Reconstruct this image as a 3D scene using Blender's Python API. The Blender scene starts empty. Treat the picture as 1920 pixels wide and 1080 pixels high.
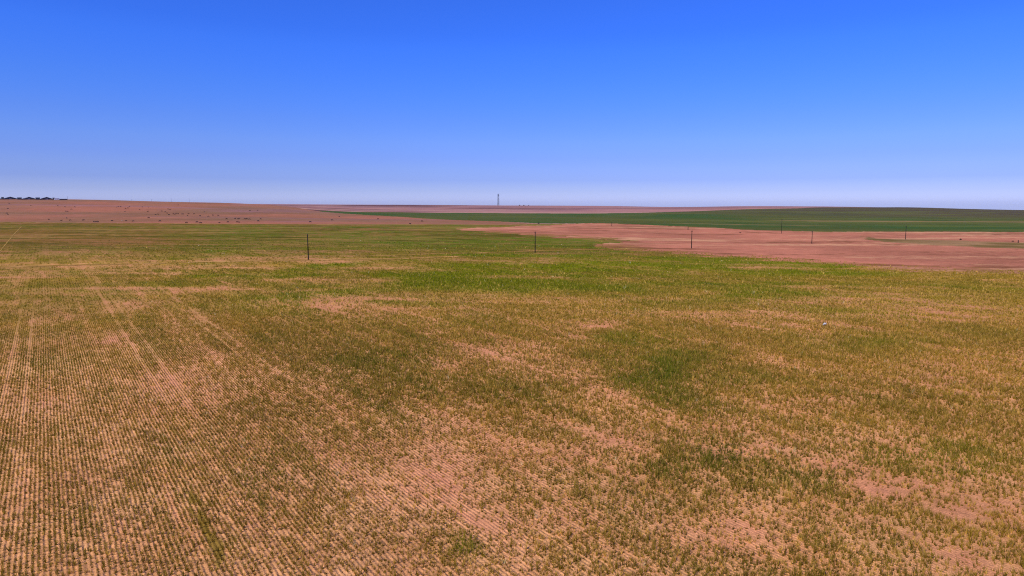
import bpy, bmesh, math, random
import numpy as np
from mathutils import Vector, Matrix

random.seed(7)
rng = np.random.default_rng(11)
C = bpy.context.scene.collection
sc = bpy.context.scene

# ------------------------------------------------------------------ camera
EYE = 18.5
PITCH = math.atan((540 - 385) / 1280)
F = 1280.0                                  # focal length in pixels of a 1920 wide frame (24 mm equivalent)
cam = bpy.data.objects.new('camera', bpy.data.cameras.new('camera'))
C.objects.link(cam)
cam.location = (0, 0, EYE)
cam.rotation_euler = (math.pi / 2 - PITCH, 0, 0)
cam.data.sensor_width = 36
cam.data.lens = 24
cam.data.clip_start = 0.5
cam.data.clip_end = 60000
sc.camera = cam
cp, sp = math.cos(PITCH), math.sin(PITCH)

def ray(px, py):
    u, v = (px - 960) / F, -(py - 540) / F
    return np.array([u, cp + v * sp, -sp + v * cp])

def dip(py):                                # slope of the central line of sight through a photo row
    d = ray(960, py)
    return d[2] / d[1]

# ------------------------------------------------------------------ noise
def _h(ix, iy, seed):
    n = (ix * 374761393 + iy * 668265263 + seed * 974634127) & 0xFFFFFFFF
    n = ((n ^ (n >> 13)) * 1274126177) & 0xFFFFFFFF
    n = n ^ (n >> 16)
    return (n & 0xFFFF) / 65535.0

def vnoise(x, y, seed):
    xi, yi = np.floor(x).astype(np.int64), np.floor(y).astype(np.int64)
    fx, fy = x - xi, y - yi
    fx, fy = fx * fx * (3 - 2 * fx), fy * fy * (3 - 2 * fy)
    a, b = _h(xi, yi, seed), _h(xi + 1, yi, seed)
    c, d = _h(xi, yi + 1, seed), _h(xi + 1, yi + 1, seed)
    return (a * (1 - fx) + b * fx) * (1 - fy) + (c * (1 - fx) + d * fx) * fy

def fbm(x, y, seed, octv=4, gain=.55):      # about -1 .. 1
    s, a, t = 0, 1, 0
    for k in range(octv):
        s = s + a * (vnoise(x * 2 ** k + 17.3 * k, y * 2 ** k - 9.1 * k, seed + k) * 2 - 1)
        t += a
        a *= gain
    return s / t * 1.6

def sstep(a, b, x):
    t = np.clip((x - a) / (b - a), 0, 1)
    return t * t * (3 - 2 * t)

# ------------------------------------------------------------------ terrain: gentle plain, low hill on the left, long swell on the right
COLS = np.array([-700, 0, 133, 220, 320, 427, 500, 640, 800, 960, 1120, 1280, 1400, 1560, 1700, 1800, 1920, 2700.])
TCOL = (COLS - 960) / F
ROWS = np.array([740, 1000, 1300, 1500, 2200, 3000, 3600, 5000, 9000, 14000.])
SEEN = np.array([
 [417.5,417.5,417.5,417.5,417.5,417.5,417.5,417.5,418,419,421,421.5,424,426,427,427,427,427],
 [396,396,397,398,399.5,402,403,406,410,409.5,409.5,409,411,413,413,413.5,414,416],
 [379.5,379.5,380.5,382,385,388,390,397,403,403,402.5,400,401,404,404,405,406,410],
 [372,372.3,373,374.6,377.9,380,383.5,395.5,399.5,400,400,397.5,396,398,398,399,401,406],
 [376,376,377,379,381,383,386,391,394,394,394,393,390,388.6,388.3,391.5,394,400],
 [379,379,380,381,382,383,385,386.5,388,388.5,389,390.5,388.5,389.5,390,394,397,403],
 [380,380,380.5,381,381.5,382,382.4,383.2,384.1,384.9,386,388.6,386.5,387.6,389.5,392.5,396,402],
 [382,382,382,383,383,383,384,385,386,386.5,387,388.5,386.4,387.4,390,393,397,402],
 [383,383,383,384,384,384,385,386,387,388,388,388.2,387,388.5,390,394,397,402],
 [385,385,385,386,386,386,387,388,389,390,390,390,389,390,392,396,399,404]])
NEARY = np.array([0, 120, 240, 330, 450, 600.])
NEARZ = np.array([
 [0]*18, [0]*18,
 [-.3,-.3,-.3,-.4,-.5,-.5,-.5,-.6,-.9,-1.2,-1.5,-2,-2.2,-2.4,-2.5,-2.5,-2.5,-2.5],
 [-.3,-.3,-.3,-.3,-.3,-.4,-.5,-.7,-1.2,-1.8,-2.4,-3,-3.2,-3.3,-3.3,-3.3,-3.3,-3.3],
 [0,0,0,0,0,0,0,-.3,-.8,-1.5,-2.3,-3,-3.2,-3.3,-3.4,-3.4,-3.4,-3.4],
 [0,0,0,0,0,0,0,0,-.3,-1,-2.5,-3.5,-4,-4.2,-4.2,-4.2,-4.2,-4.2]])
SLOPE = np.vectorize(dip)(SEEN)
ZTAB = np.vstack([NEARZ, EYE + SLOPE * ROWS[:, None]])
YTAB = np.concatenate([NEARY, ROWS])
# fine lookup table over log distance and direction, slightly smoothed so that slopes roll
NL, NT = 520, 420
LT = np.linspace(0, math.log(1 + 15000 / 60.), NL)
YT = (np.exp(LT) - 1) * 60
TT = np.linspace(TCOL[0], TCOL[-1], NT)
_a = np.array([np.interp(YT, YTAB, ZTAB[:, j]) for j in range(len(COLS))])      # col x NL
FINE = np.array([np.interp(TT, TCOL, _a[:, i]) for i in range(NL)])             # NL x NT
def blur(a, n, ax):
    k = np.hanning(n + 2)[1:-1]; k /= k.sum()
    pad = [(0, 0), (0, 0)]; pad[ax] = (n // 2, n // 2)
    return np.apply_along_axis(lambda r: np.convolve(r, k, 'valid'), ax, np.pad(a, pad, mode='edge'))
FINE = blur(blur(FINE, 9, 0), 15, 1)

def height(x, y):
    x, y = np.asarray(x, float), np.asarray(y, float)
    R = np.hypot(x, y)
    az = np.clip(np.arctan2(x, y), math.atan(TT[0]), math.atan(TT[-1]))
    t, Y = np.tan(az), R * np.cos(az)
    li = np.clip(np.log(1 + Y / 60.) / LT[-1] * (NL - 1), 0, NL - 1.001)
    ti = np.clip((t - TT[0]) / (TT[-1] - TT[0]) * (NT - 1), 0, NT - 1.001)
    a, b = li.astype(int), ti.astype(int)
    fa, fb = li - a, ti - b
    z = (FINE[a, b] * (1 - fb) + FINE[a, b + 1] * fb) * (1 - fa) + (FINE[a + 1, b] * (1 - fb) + FINE[a + 1, b + 1] * fb) * fa
    z = z + sstep(15, 60, R) * .10 * fbm(x / 14., y / 14., 3, 2) + sstep(900, 2500, R) * fbm(x / 500., y / 500., 5, 3) * .9
    return z

_RR = np.concatenate([np.geomspace(15, 14000, 5000)])
def at(px, py):                             # ground point first met along a line of sight
    d = ray(px, py)
    t = _RR / math.hypot(d[0], d[1])
    x, y, z = d[0] * t, d[1] * t, EYE + d[2] * t
    g = z - height(x, y)
    k = int(np.argmax(g < 0)) if (g < 0).any() else int(np.argmin(g))
    k = max(k, 1)
    f = g[k - 1] / (g[k - 1] - g[k]) if g[k - 1] > g[k] else 1
    f = min(max(f, 0), 1)
    X, Y = x[k - 1] + (x[k] - x[k - 1]) * f, y[k - 1] + (y[k] - y[k - 1]) * f
    return Vector((X, Y, float(height(X, Y))))

def on(px, Y, dz=0):                        # ground point in a photo column at a chosen distance
    X = (px - 960) / F * Y
    return Vector((X, Y, float(height(X, Y)) + dz))

# ------------------------------------------------------------------ colours (albedo)
def lin(r, g, b, k=1.0):
    return np.array([((c / 255) / 12.92 if c / 255 < .04045 else ((c / 255 + .055) / 1.055) ** 2.4) for c in (r, g, b)]) * k
KA = np.array([1.04, .97, .68])
SOIL   = lin(234, 174, 136, KA)
SOIL2  = lin(216, 154, 118, KA)
BARE   = lin(214, 146, 118, KA)
DRY    = lin(158, 128, 34, KA)
STRAW  = lin(206, 172, 98, KA)
OLIVE  = lin(124, 110, 22, KA)
GREEN  = lin(114, 119, 18, KA)
DKGREEN= lin(70, 94, 20, KA)
BROWN  = lin(124, 102, 27, KA)

# ------------------------------------------------------------------ field outlines (world)
def poly(pts):
    return np.array([at(*p)[:2] if len(p) == 2 else (p[0] * p[1], p[1]) for p in pts])   # (col,row) or (direction, distance, _)

def inside(P, x, y):
    r = np.zeros(x.shape, bool)
    j = len(P) - 1
    for i in range(len(P)):
        (xi, yi), (xj, yj) = P[i], P[j]
        if yi != yj:
            r ^= ((yi > y) != (yj > y)) & (x < (xj - xi) * (y - yi) / (yj - yi) + xi)
        j = i
    return r

A_BOT = [(-700,414),(0,416.5),(320,419),(640,420.7),(960,421.3),(1010,420.2)]
B_BOT = [(1120,418.3),(1180,420),(1280,424.5),(1350,427.5),(1400,431),(1480,432.7),(1560,434.5),(1700,434),(1920,435),(2700,438)]
A_TOP = [(960,416.2),(860,413),(760,407),(640,400.2),(600,396.5)]
B_TOP = [(600,394.9),(640,396.6),(740,397.8),(860,399),(960,400),(1100,400.2),(1200,399),(1280,396.8),(1400,392.3),(1500,390.4)]
NEAR = np.vstack([poly(A_BOT + B_BOT), [[5000, 200], [5000, -5000], [-5000, -5000], [-5000, 300]]])
HILL = np.vstack([poly(A_BOT + A_TOP), [[-.33 * 1600, 1600], [-.40 * 2100, 2100], [-9000, 3000], [-6000, 700]]])
DARK = np.vstack([poly(A_TOP[::-1]), poly([(1010, 419)] + B_BOT), [[6000, 900], [6000, 2600], [.62 * 2600, 2600], [.46 * 2350, 2350]], poly(B_TOP[::-1])])
PINK = poly([(868,430),(900,426.5),(960,424.2),(1000,422.5),(1060,420.5)] + B_BOT +
            [(2700,556),(1920,516),(1850,512),(1740,507),(1640,499.5),(1560,494),(1480,489),(1400,483.5),(1340,480),(1280,475.5),(1200,468),(1140,464.5),
             (1172,453),(1120,446.5),(1060,446),(1000,441),(960,438),(900,434)])
SCRUB = poly([(1600,442.5),(1650,447.5),(1720,448),(1800,450.5),(1920,454.5),(2300,457),(2300,474),(1920,466.5),(1850,465),(1760,460.5),(1700,456),(1640,452)])

# rows of the drilled crop
RD = np.array([-.563, .826]); RP = np.array([.826, .563])

# patches of the near field: (column, row, half width across, half depth, kind, amount)
PATCH = [
 (650,566,95,18,'bare',.95),(720,592,120,20,'bare',.6),(575,548,60,9,'bare',.5),(1130,607,52,9,'bare',.9),(930,655,110,30,'bare',.55),(1060,690,90,20,'bare',.35),
 (1440,845,90,26,'bare',.8),(1580,880,110,26,'bare',.85),(1700,915,110,30,'bare',.9),(1850,950,110,32,'bare',.8),(1150,838,70,30,'bare',.7),(1330,790,90,22,'bare',.45),
 (420,735,60,24,'bare',.6),(225,640,30,12,'bare',.7),(330,702,45,20,'bare',.6),(880,890,90,40,'bare',.5),(1010,975,110,40,'bare',.5),(1560,560,150,16,'bare',.45),
 (1420,1010,140,45,'bare',.55),(1750,1050,120,40,'bare',.5),(240,570,60,9,'bare',.4),(1750,590,160,16,'bare',.45),(1850,680,140,26,'bare',.35),(1480,760,110,18,'bare',.4),
 (620,490,60,4,'bare',.8),(1040,474,50,2.2,'bare',.8),(590,487,18,3,'bare',.8),(1480,575,90,8,'bare',.4),(390,500,90,4,'bare',.5),(680,430,120,2.5,'bare',.55),(900,431,70,2.2,'bare',.6),
 (140,455,110,6,'bare',.4),(170,474,70,4,'bare',.45),(230,450,90,5,'bare',.3),(60,445,70,6,'bare',.25),(1680,640,120,18,'bare',.35),
 (1250,690,120,38,'dark',.75),(1240,690,110,34,'green',.95),(1190,640,70,14,'green',.7),(700,700,150,60,'dark',.8),(560,650,80,30,'dark',.4),(1360,865,130,32,'dark',1.35),(1500,910,120,30,'dark',1.2),(1280,830,60,26,'dark',.6),
 (1690,855,110,22,'green',.6),(1790,885,70,18,'green',.5),(860,1035,28,26,'green',.8),(980,512,200,18,'green',.55),(1380,545,120,14,'green',.6),(1240,500,160,10,'green',.4),
 (1620,648,90,18,'green',.6),(1320,520,160,10,'green',.25),(800,520,150,12,'green',.3),(1060,456,110,6,'green',.95),(600,455,160,8,'green',.6),(760,453,160,8,'green',.75),(900,455,90,9,'green',.6),
 (480,432,260,5,'green',.45),(700,426,260,2.2,'green',.7),(350,424,320,3,'green',.4),(80,425,160,3.5,'green',.45),(450,465,80,6,'green',.55),(640,462,90,6,'green',.4),(900,500,120,8,'green',.5),
 (1750,530,190,16,'dark',.4),(1000,735,130,34,'dark',.5),(820,810,80,30,'dark',.35),(1700,645,170,16,'dark',.3),(1450,540,150,12,'dark',.25),(650,620,140,16,'dark',.3),(140,680,60,20,'dark',.3),
 (1830,1000,110,40,'dry',.7),(1580,790,140,24,'dry',.5),(800,600,200,20,'green',.25),(1100,560,220,22,'dry',.4),(420,560,160,14,'dry',.45),(560,520,150,10,'dry',.3),(1650,700,180,26,'dry',.4),
 (300,494,320,5,'dry',.9),(180,499,240,5,'bare',.5),(430,488,150,4,'bare',.4),
 (560,920,90,44,'dark',.35),(230,520,200,8,'dry',.3),(300,590,150,20,'dry',.3),(1230,940,90,40,'dark',.25),
]
_PW = []
for (px, py, w, h, kd, am) in PATCH:
    c = at(px, py); l, r = at(px - w, py), at(px + w, py); n, f = at(px, py + h), at(px, py - h)
    _PW.append((c.x, c.y, max(abs(r.x - l.x) / 2, .4), max((f.y - n.y) / 2, .4), c.x / max(c.y, 1), kd, am))

TRACK_PTS = [at(-260, 505), at(0, 500.5), at(200, 496), at(320, 492.5), at(520, 488), at(700, 486), at(860, 481)]
PATH_PTS = [at(700, 480), at(860, 475), at(1003, 470.5), at(1150, 466.5), at(1225, 465.5)]
def track_dist(x, y):
    d = np.full(x.shape, 1e9)
    for P in (TRACK_PTS, PATH_PTS):
        for a, b in zip(P[:-1], P[1:]):
            ex, ey = b.x - a.x, b.y - a.y
            t = np.clip(((x - a.x) * ex + (y - a.y) * ey) / (ex * ex + ey * ey), 0, 1)
            d = np.minimum(d, np.hypot(x - a.x - t * ex, y - a.y - t * ey))
    return d

def crop(x, y):
    """what grows where in the near field: bare (0..1), green (0..1), dark (0..1), dry (0..1)"""
    x, y = np.asarray(x, float), np.asarray(y, float)
    u, v = x * RP[0] + y * RP[1], x * RD[0] + y * RD[1]
    out = dict(bare=np.zeros_like(x), green=np.zeros_like(x), dark=np.zeros_like(x), dry=np.zeros_like(x))
    rag = .35 + .65 * sstep(-.5, .45, fbm(u / 1.1, v / 3.6, 26, 4, .65))
    wx, wy = fbm(x / 7., y / 7., 21, 5, .65), fbm(x / 7., y / 7., 31, 5, .65)
    for (cx, cy, sx, sy, sl, kd, am) in _PW:
        dx, dy = x - cx, y - cy
        m = (np.abs(dx) < 5 * sx + 24) & (np.abs(dy) < 5 * sy + 9)
        if not m.any(): continue
        ddx, ddy = dx[m] - sl * dy[m], dy[m]
        q = (ddx / sx + wx[m] * .8) ** 2 + (ddy / sy + wy[m] * .8) ** 2
        out[kd][m] = np.maximum(out[kd][m], am * np.exp(-q * .9) * (.6 + .4 * rag[m]) * (.62 if kd == 'dark' else 1))
    n1 = fbm(u / 3.2, v / 15., 41, 4)           # streaks that follow the drill rows
    n2 = fbm(u / 9., v / 16., 51, 4)
    n3 = fbm(x / 45., y / 45., 61, 4)
    n4 = fbm(x / 20., y / 13., 71, 4)
    out['bare'] = np.clip(out['bare'] + .42 * np.clip(n1 - .12, 0, 1) + .40 * np.clip(n2 - .15, 0, 1) - .30 * out['dark'] - .3 * out['green'], 0, 1)
    n5 = fbm(u / 1.1, v / 11., 46, 4)
    n6 = fbm(x / 42., y / 9., 48, 4, .6) * sstep(70, 130, y)
    out['bare'] = np.clip(out['bare'] + .5 * np.clip(n5 - .18, 0, 1) + .75 * np.clip(n6 - .12, 0, 1), 0, 1)
    out['dark'] = out['dark'] + .4 * np.clip(-n5 - .22, 0, 1)
    out['green'] = np.clip(out['green'] + .9 * np.clip(n3 * .7 + n4 * .5 + .02, 0, 1) * sstep(70, 170, y) * sstep(-160, -20, x + .3 * y), 0, 1)
    out['dark'] = np.clip(out['dark'] + .22 * np.clip(-n2 - .12, 0, 1) + .30 * np.clip(-n1 - .2, 0, 1), 0, 1)
    out['dry'] = np.clip(out['dry'] + .5 * np.clip(n4 - .1, 0, 1) + .5 * np.clip(fbm(u / 6, v / 10., 91, 3) - .1, 0, 1) + .35 * sstep(30, 130, x) * sstep(70, 120, y), 0, 1)
    out['green'] = np.clip(out['green'] + .36 * sstep(72, 165, y) * sstep(-190, -40, x) * (1 - .75 * sstep(40, 140, x)) * (.6 + .6 * n4), 0, 1)
    # unmown strip between two drill widths
    st = np.exp(-((u - 6.5 - .12 * np.sin(v)) / .34) ** 2) * sstep(34, 38, v) * (1 - sstep(44, 50, v)) * sstep(-.5, .1, fbm(u / .5, v / 1.2, 93, 3))
    out['green'] = np.maximum(out['green'], st * .3)
    out['strip'] = st
    # wheel lines
    tl = np.zeros_like(x)
    for u0 in (-16.2, -3.6, 9.3, 19.7, 31.5):
        for s in (-.85, .85):
            tl = np.maximum(tl, np.exp(-((u - u0 - s) / .2) ** 2))
    out['wheel'] = tl * (1 - sstep(205, 240, v)) * sstep(45, 95, v) * sstep(-25, 10, 30 - u) * .95 * (.65 + .35 * sstep(-.4, .3, fbm(u / .8, v / 7., 97, 3)))
    out['u'], out['v'] = u, v
    return out

def mix(a, b, t):
    t = np.asarray(t)[..., None]
    return a * (1 - t) + b * t

def plant_colour(c, x, y):
    col = np.broadcast_to(mix(OLIVE, BROWN, np.clip(.5 + .5 * fbm(x / 8., y / 8., 111, 3), 0, 1)), x.shape + (3,))
    col = mix(col, DRY, np.clip(c['dry'], 0, 1))
    col = mix(col, GREEN, np.clip(c['green'] * 1.35, 0, 1))
    col = mix(col, DKGREEN, np.clip(c['dark'] * .9, 0, 1))
    return mix(col, lin(118, 100, 22, KA), np.clip(c['strip'] * 1.2, 0, 1))

def ground_colour(x, y):
    R = np.hypot(x, y)
    jx, jy = fbm(x / 30., y / 30., 201, 3), fbm(x / 30., y / 30., 211, 3)
    near = inside(NEAR, x, y)
    hill = inside(HILL, x, y) & ~near
    dark = inside(DARK, x, y) & ~near & ~hill
    kx = fbm(x / 9., y / 7., 221, 3)
    pink = inside(PINK, x + jx * 9 + kx * 9, y + jy * 9 + kx * 9)
    scrub = inside(SCRUB, x + jx * 7, y + jy * 9)
    # --- near field
    c = crop(x, y)
    pc = plant_colour(c, x, y)
    soil = mix(SOIL, SOIL2, np.clip(.5 + .6 * fbm(x / 5., y / 5., 121, 4), 0, 1))
    soil = mix(soil, BARE, c['bare'])
    cover = np.clip(.80 - .75 * c['bare'] + .35 * c['green'] + .3 * c['dark'], .05, 1)
    k = .22 + .78 * sstep(60, 190, R)           # plants stand as real tufts near by; farther off the sward is one sheet
    k = np.maximum(k, np.where(c['strip'] > .3, .9, 0))
    col = mix(soil, pc, cover * k)
    far = sstep(210, 330, y)                    # greener, finer sward beyond the track
    fg = mix(lin(92, 100, 32, KA), lin(120, 94, 44, KA), np.clip(.45 + .9 * fbm(x / 38., y / 38., 131, 5) + .5 * sstep(-120, -330, x), 0, 1))
    fg = mix(fg, lin(92, 108, 34, KA), np.clip(c['green'] * 1.1, 0, 1))
    fg = mix(fg, lin(150, 104, 76, KA), np.clip(c['bare'], 0, 1))
    s1, s2 = fbm(x / 60., y / 15., 136, 5, .7), fbm(x / 45., y / 13., 138, 5, .7)
    fg = mix(fg, lin(150, 122, 72, KA), np.clip(s1 * 2.2 - .35, 0, .75))
    fg = mix(fg, lin(74, 74, 24, KA), np.clip(s2 * 2.0 - .25, 0, .75))
    col = mix(col, fg, far * .95)
    out = col
    # --- pink fallow
    pk = mix(lin(188, 121, 106, KA), lin(172, 111, 97, KA), np.clip(.5 + fbm(x / 60., y / 60., 141, 5), 0, 1))
    pk = mix(pk, lin(134, 92, 72, KA), np.clip(fbm(x / 170., y / 42., 154, 5, .7) * 1.8 - .35, 0, .7))
    pk = mix(pk, lin(206, 154, 128, KA), np.clip(fbm(x / 90., y / 20., 152, 5, .75) * 2 - .2, 0, .8))
    pk = mix(pk, lin(122, 80, 60, KA), np.clip(fbm(x / 70., y / 20., 151, 5, .75) * 2 - .62, 0, .8))
    edge = inside(PINK, x + jx * 9, y + jy * 9 - 34 - 16 * jx)
    pk = mix(pk, lin(142, 104, 66, KA), np.where(edge, 0, np.clip(.35 + fbm(x / 14., y / 9., 153, 4, .7), 0, .9)))
    out = np.where(pink[:, None], pk, out)
    sc_ = mix(lin(116, 96, 62, KA), lin(150, 118, 92, KA), np.clip(.5 + 1.2 * fbm(x / 26., y / 26., 161, 4), 0, 1))
    out = np.where((scrub & pink)[:, None], sc_, out)
    # --- hill pasture
    hl = mix(lin(164, 106, 92, KA), lin(140, 104, 90, KA), np.clip(.5 + .9 * fbm(x / 160., y / 120., 171, 5), 0, 1))
    hl = mix(hl, lin(146, 104, 112, KA), np.clip(fbm(x / 210., y / 110., 176, 4) * 1.5 - .3, 0, .8))
    hl = mix(hl, lin(122, 92, 72, KA), np.clip(fbm(x / 240., y / 60., 177, 4, .6) * 1.4 - .3, 0, .4))
    hl = mix(hl, lin(172, 128, 92, KA), np.clip(1 - sstep(0, 16, y - np.interp(x, NEAR[:6, 0], NEAR[:6, 1])), 0, 1) * .7)
    out = np.where(hill[:, None], hl, out)
    # --- dark crop
    gr = mix(lin(62, 88, 48, KA), lin(86, 90, 52, KA), np.clip(.4 + .8 * fbm(x / 150., y / 150., 181, 5) + sstep(100, 700, x) * .4, 0, 1))
    gr = mix(gr, lin(84, 72, 64, KA), sstep(900, 1500, y) * sstep(150, 900, x) * .85)
    gr = mix(gr, lin(96, 104, 56, KA), np.clip(fbm(x / 260., y / 60., 183, 4, .6) * 1.8 - .3, 0, .6))
    ln = np.exp(-((y - (980 - .05 * x) - jx * 10) / 22) ** 2) * sstep(330, 420, x) + .8 * np.exp(-((y - 780 - jx * 14) / 10) ** 2) * sstep(150, 210, x) * (1 - sstep(300, 380, x))
    gr = mix(gr, lin(150, 122, 92, KA), np.clip(ln, 0, 1) * .8)
    out = np.where(dark[:, None], gr, out)
    # --- far plain, a light purplish haze tint mixed into its colours
    fp = mix(lin(166, 120, 126, KA), lin(144, 106, 116, KA), np.clip(.5 + fbm(x / 420., y / 300., 191, 4), 0, 1))
    fp = mix(fp, lin(190, 150, 144, KA), np.clip(fbm(x / 500., y / 160., 197, 5, .65) * 1.8 - .35, 0, .7))
    fp = mix(fp, lin(96, 66, 74, KA), np.clip(fbm(x / 500., y / 240., 196, 5) * 2.6 - .65, 0, .9))
    out = np.where((~near & ~hill & ~dark)[:, None], fp, out)
    return np.clip(out, 0.002, .9)

# ------------------------------------------------------------------ helpers
def mesh_np(name, verts, loops, starts, totals, mat, col=None, smooth=False):
    me = bpy.data.meshes.new(name)
    me.vertices.add(len(verts)); me.vertices.foreach_set('co', verts.astype(np.float32).ravel())
    me.loops.add(len(loops)); me.loops.foreach_set('vertex_index', loops.astype(np.int32))
    me.polygons.add(len(starts)); me.polygons.foreach_set('loop_start', starts.astype(np.int32))
    me.polygons.foreach_set('loop_total', totals.astype(np.int32))
    me.update(calc_edges=True)
    if smooth: me.polygons.foreach_set('use_smooth', np.ones(len(starts), bool))
    if col is not None:
        a = me.color_attributes.new('Col', 'FLOAT_COLOR', 'POINT')
        a.data.foreach_set('color', np.hstack([col, np.ones((len(col), 1))]).astype(np.float32).ravel())
    me.materials.append(mat)
    o = bpy.data.objects.new(name, me); C.objects.link(o)
    return o

def obj(name, bm, mat, parent=None, smooth=False):
    me = bpy.data.meshes.new(name)
    bmesh.ops.recalc_face_normals(bm, faces=bm.faces)
    bm.to_mesh(me); bm.free()
    if smooth:
        for p in me.polygons: p.use_smooth = True
    me.materials.append(mat)
    o = bpy.data.objects.new(name, me); C.objects.link(o)
    if parent: o.parent = parent
    return o

def thing(name, loc, label, cat, group=None, rz=0):
    o = bpy.data.objects.new(name, None); C.objects.link(o)
    o.empty_display_size = .3
    o.location = loc; o.rotation_euler = (0, 0, rz)
    o['label'] = label; o['category'] = cat
    if group: o['group'] = group
    return o

def dup(root, loc, label, rz=None, scale=None):
    r = root.copy(); C.objects.link(r); r.location = loc
    if rz is not None: r.rotation_euler = (0, 0, rz)
    if scale is not None: r.scale = scale
    r['label'] = label
    for ch in list(root.children):
        c = ch.copy(); C.objects.link(c); c.parent = r
        for g in list(ch.children):
            d = g.copy(); C.objects.link(d); d.parent = c
    return r

def add_box(bm, cx, cy, cz, sx, sy, sz, rz=0):
    M = Matrix.Translation((cx, cy, cz)) @ Matrix.Rotation(rz, 4, 'Z') @ Matrix.Diagonal((sx, sy, sz, 1))
    bmesh.ops.create_cube(bm, size=1, matrix=M)

def add_tube(bm, p, q, r0, r1, n=10):
    p, q = Vector(p), Vector(q); d = q - p
    M = Matrix.Translation((p + q) / 2) @ d.to_track_quat('Z', 'Y').to_matrix().to_4x4()
    bmesh.ops.create_cone(bm, cap_ends=True, segments=n, radius1=r0, radius2=r1, depth=d.length, matrix=M)

def node_mat(name):
    m = bpy.data.materials.new(name); m.use_nodes = True
    nt = m.node_tree
    b = nt.nodes['Principled BSDF']
    b.inputs['Roughness'].default_value = .95
    b.inputs['Specular IOR Level'].default_value = .05
    return m, nt, b

def simple_mat(name, col, rough=.8, var=.25, scale=3, spec=.2, metal=0):
    m, nt, b = node_mat(name)
    tc = nt.nodes.new('ShaderNodeTexCoord'); n = nt.nodes.new('ShaderNodeTexNoise')
    n.inputs['Scale'].default_value = scale; n.inputs['Detail'].default_value = 5
    nt.links.new(tc.outputs['Object'], n.inputs['Vector'])
    r = nt.nodes.new('ShaderNodeValToRGB')
    r.color_ramp.elements[0].position = .3; r.color_ramp.elements[1].position = .7
    r.color_ramp.elements[0].color = tuple(c * (1 - var) for c in col) + (1,)
    r.color_ramp.elements[1].color = tuple(min(c * (1 + var), .95) for c in col) + (1,)
    nt.links.new(n.outputs['Fac'], r.inputs['Fac']); nt.links.new(r.outputs['Color'], b.inputs['Base Color'])
    b.inputs['Roughness'].default_value = rough; b.inputs['Specular IOR Level'].default_value = spec
    b.inputs['Metallic'].default_value = metal
    return m

# ------------------------------------------------------------------ ground
def ground_material():
    m, nt, b = node_mat('ground_soil_and_sward')
    L = nt.links
    at_ = nt.nodes.new('ShaderNodeVertexColor'); at_.layer_name = 'Col'
    geo = nt.nodes.new('ShaderNodeNewGeometry')
    def noise(scale, det, rough=.6):
        n = nt.nodes.new('ShaderNodeTexNoise'); n.inputs['Scale'].default_value = scale
        n.inputs['Detail'].default_value = det; n.inputs['Roughness'].default_value = rough
        L.new(geo.outputs['Position'], n.inputs['Vector']); return n
    def rng_(src, a, bb, c, d):
        r = nt.nodes.new('ShaderNodeMapRange'); r.inputs[1].default_value = a; r.inputs[2].default_value = bb
        r.inputs[3].default_value = c; r.inputs[4].default_value = d; L.new(src, r.inputs[0]); return r.outputs[0]
    def mul(a, bb):
        x = nt.nodes.new('ShaderNodeMath'); x.operation = 'MULTIPLY'; L.new(a, x.inputs[0]); L.new(bb, x.inputs[1]); return x.outputs[0]
    n1, n2, n3, n4 = noise(.09, 6, .65), noise(1.3, 5, .7), noise(9, 3, .7), noise(.012, 5)
    v = mul(mul(rng_(n1.outputs['Fac'], .3, .7, .86, 1.14), rng_(n2.outputs['Fac'], .3, .7, .74, 1.26)),
            mul(rng_(n3.outputs['Fac'], .3, .7, .64, 1.34), rng_(n4.outputs['Fac'], .3, .7, .9, 1.1)))
    mx = nt.nodes.new('ShaderNodeVectorMath'); mx.operation = 'SCALE'
    L.new(at_.outputs['Color'], mx.inputs[0]); L.new(v, mx.inputs['Scale'])
    L.new(mx.outputs[0], b.inputs['Base Color'])
    bp = nt.nodes.new('ShaderNodeBump'); bp.inputs['Strength'].default_value = .9; bp.inputs['Distance'].default_value = .11
    L.new(n3.outputs['Fac'], bp.inputs['Height'])
    dt = nt.nodes.new('ShaderNodeVectorMath'); dt.operation = 'DOT_PRODUCT'; dt.inputs[1].default_value = (RP[0], RP[1], 0)
    L.new(geo.outputs['Position'], dt.inputs[0])
    ph = nt.nodes.new('ShaderNodeMath'); ph.operation = 'MULTIPLY_ADD'; ph.inputs[1].default_value = 2 * math.pi / .25; ph.inputs[2].default_value = -1.2
    wv = nt.nodes.new('ShaderNodeMath'); wv.operation = 'MULTIPLY_ADD'; wv.inputs[1].default_value = .16
    nw = noise(.9, 3, .6); L.new(nw.outputs['Fac'], wv.inputs[0]); L.new(dt.outputs['Value'], wv.inputs[2])
    L.new(wv.outputs[0], ph.inputs[0])
    cs = nt.nodes.new('ShaderNodeMath'); cs.operation = 'COSINE'; L.new(ph.outputs[0], cs.inputs[0])
    ds = nt.nodes.new('ShaderNodeVectorMath'); ds.operation = 'LENGTH'; L.new(geo.outputs['Position'], ds.inputs[0])
    fd = mul(mul(rng_(ds.outputs['Value'], 90, 160, 1, 0), rng_(dt.outputs['Value'], 8, 40, 1, .25)), rng_(nw.outputs['Fac'], .35, .6, .35, 1))            # the drilled, ridged part of the field
    rb = nt.nodes.new('ShaderNodeBump'); rb.inputs['Distance'].default_value = .03
    L.new(fd, rb.inputs['Strength']); L.new(cs.outputs[0], rb.inputs['Height']); L.new(bp.outputs[0], rb.inputs['Normal'])
    L.new(rb.outputs[0], b.inputs['Normal'])
    b.inputs['Specular IOR Level'].default_value = 0
    b.inputs['Roughness'].default_value = 1
    return m
GM = ground_material()

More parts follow.
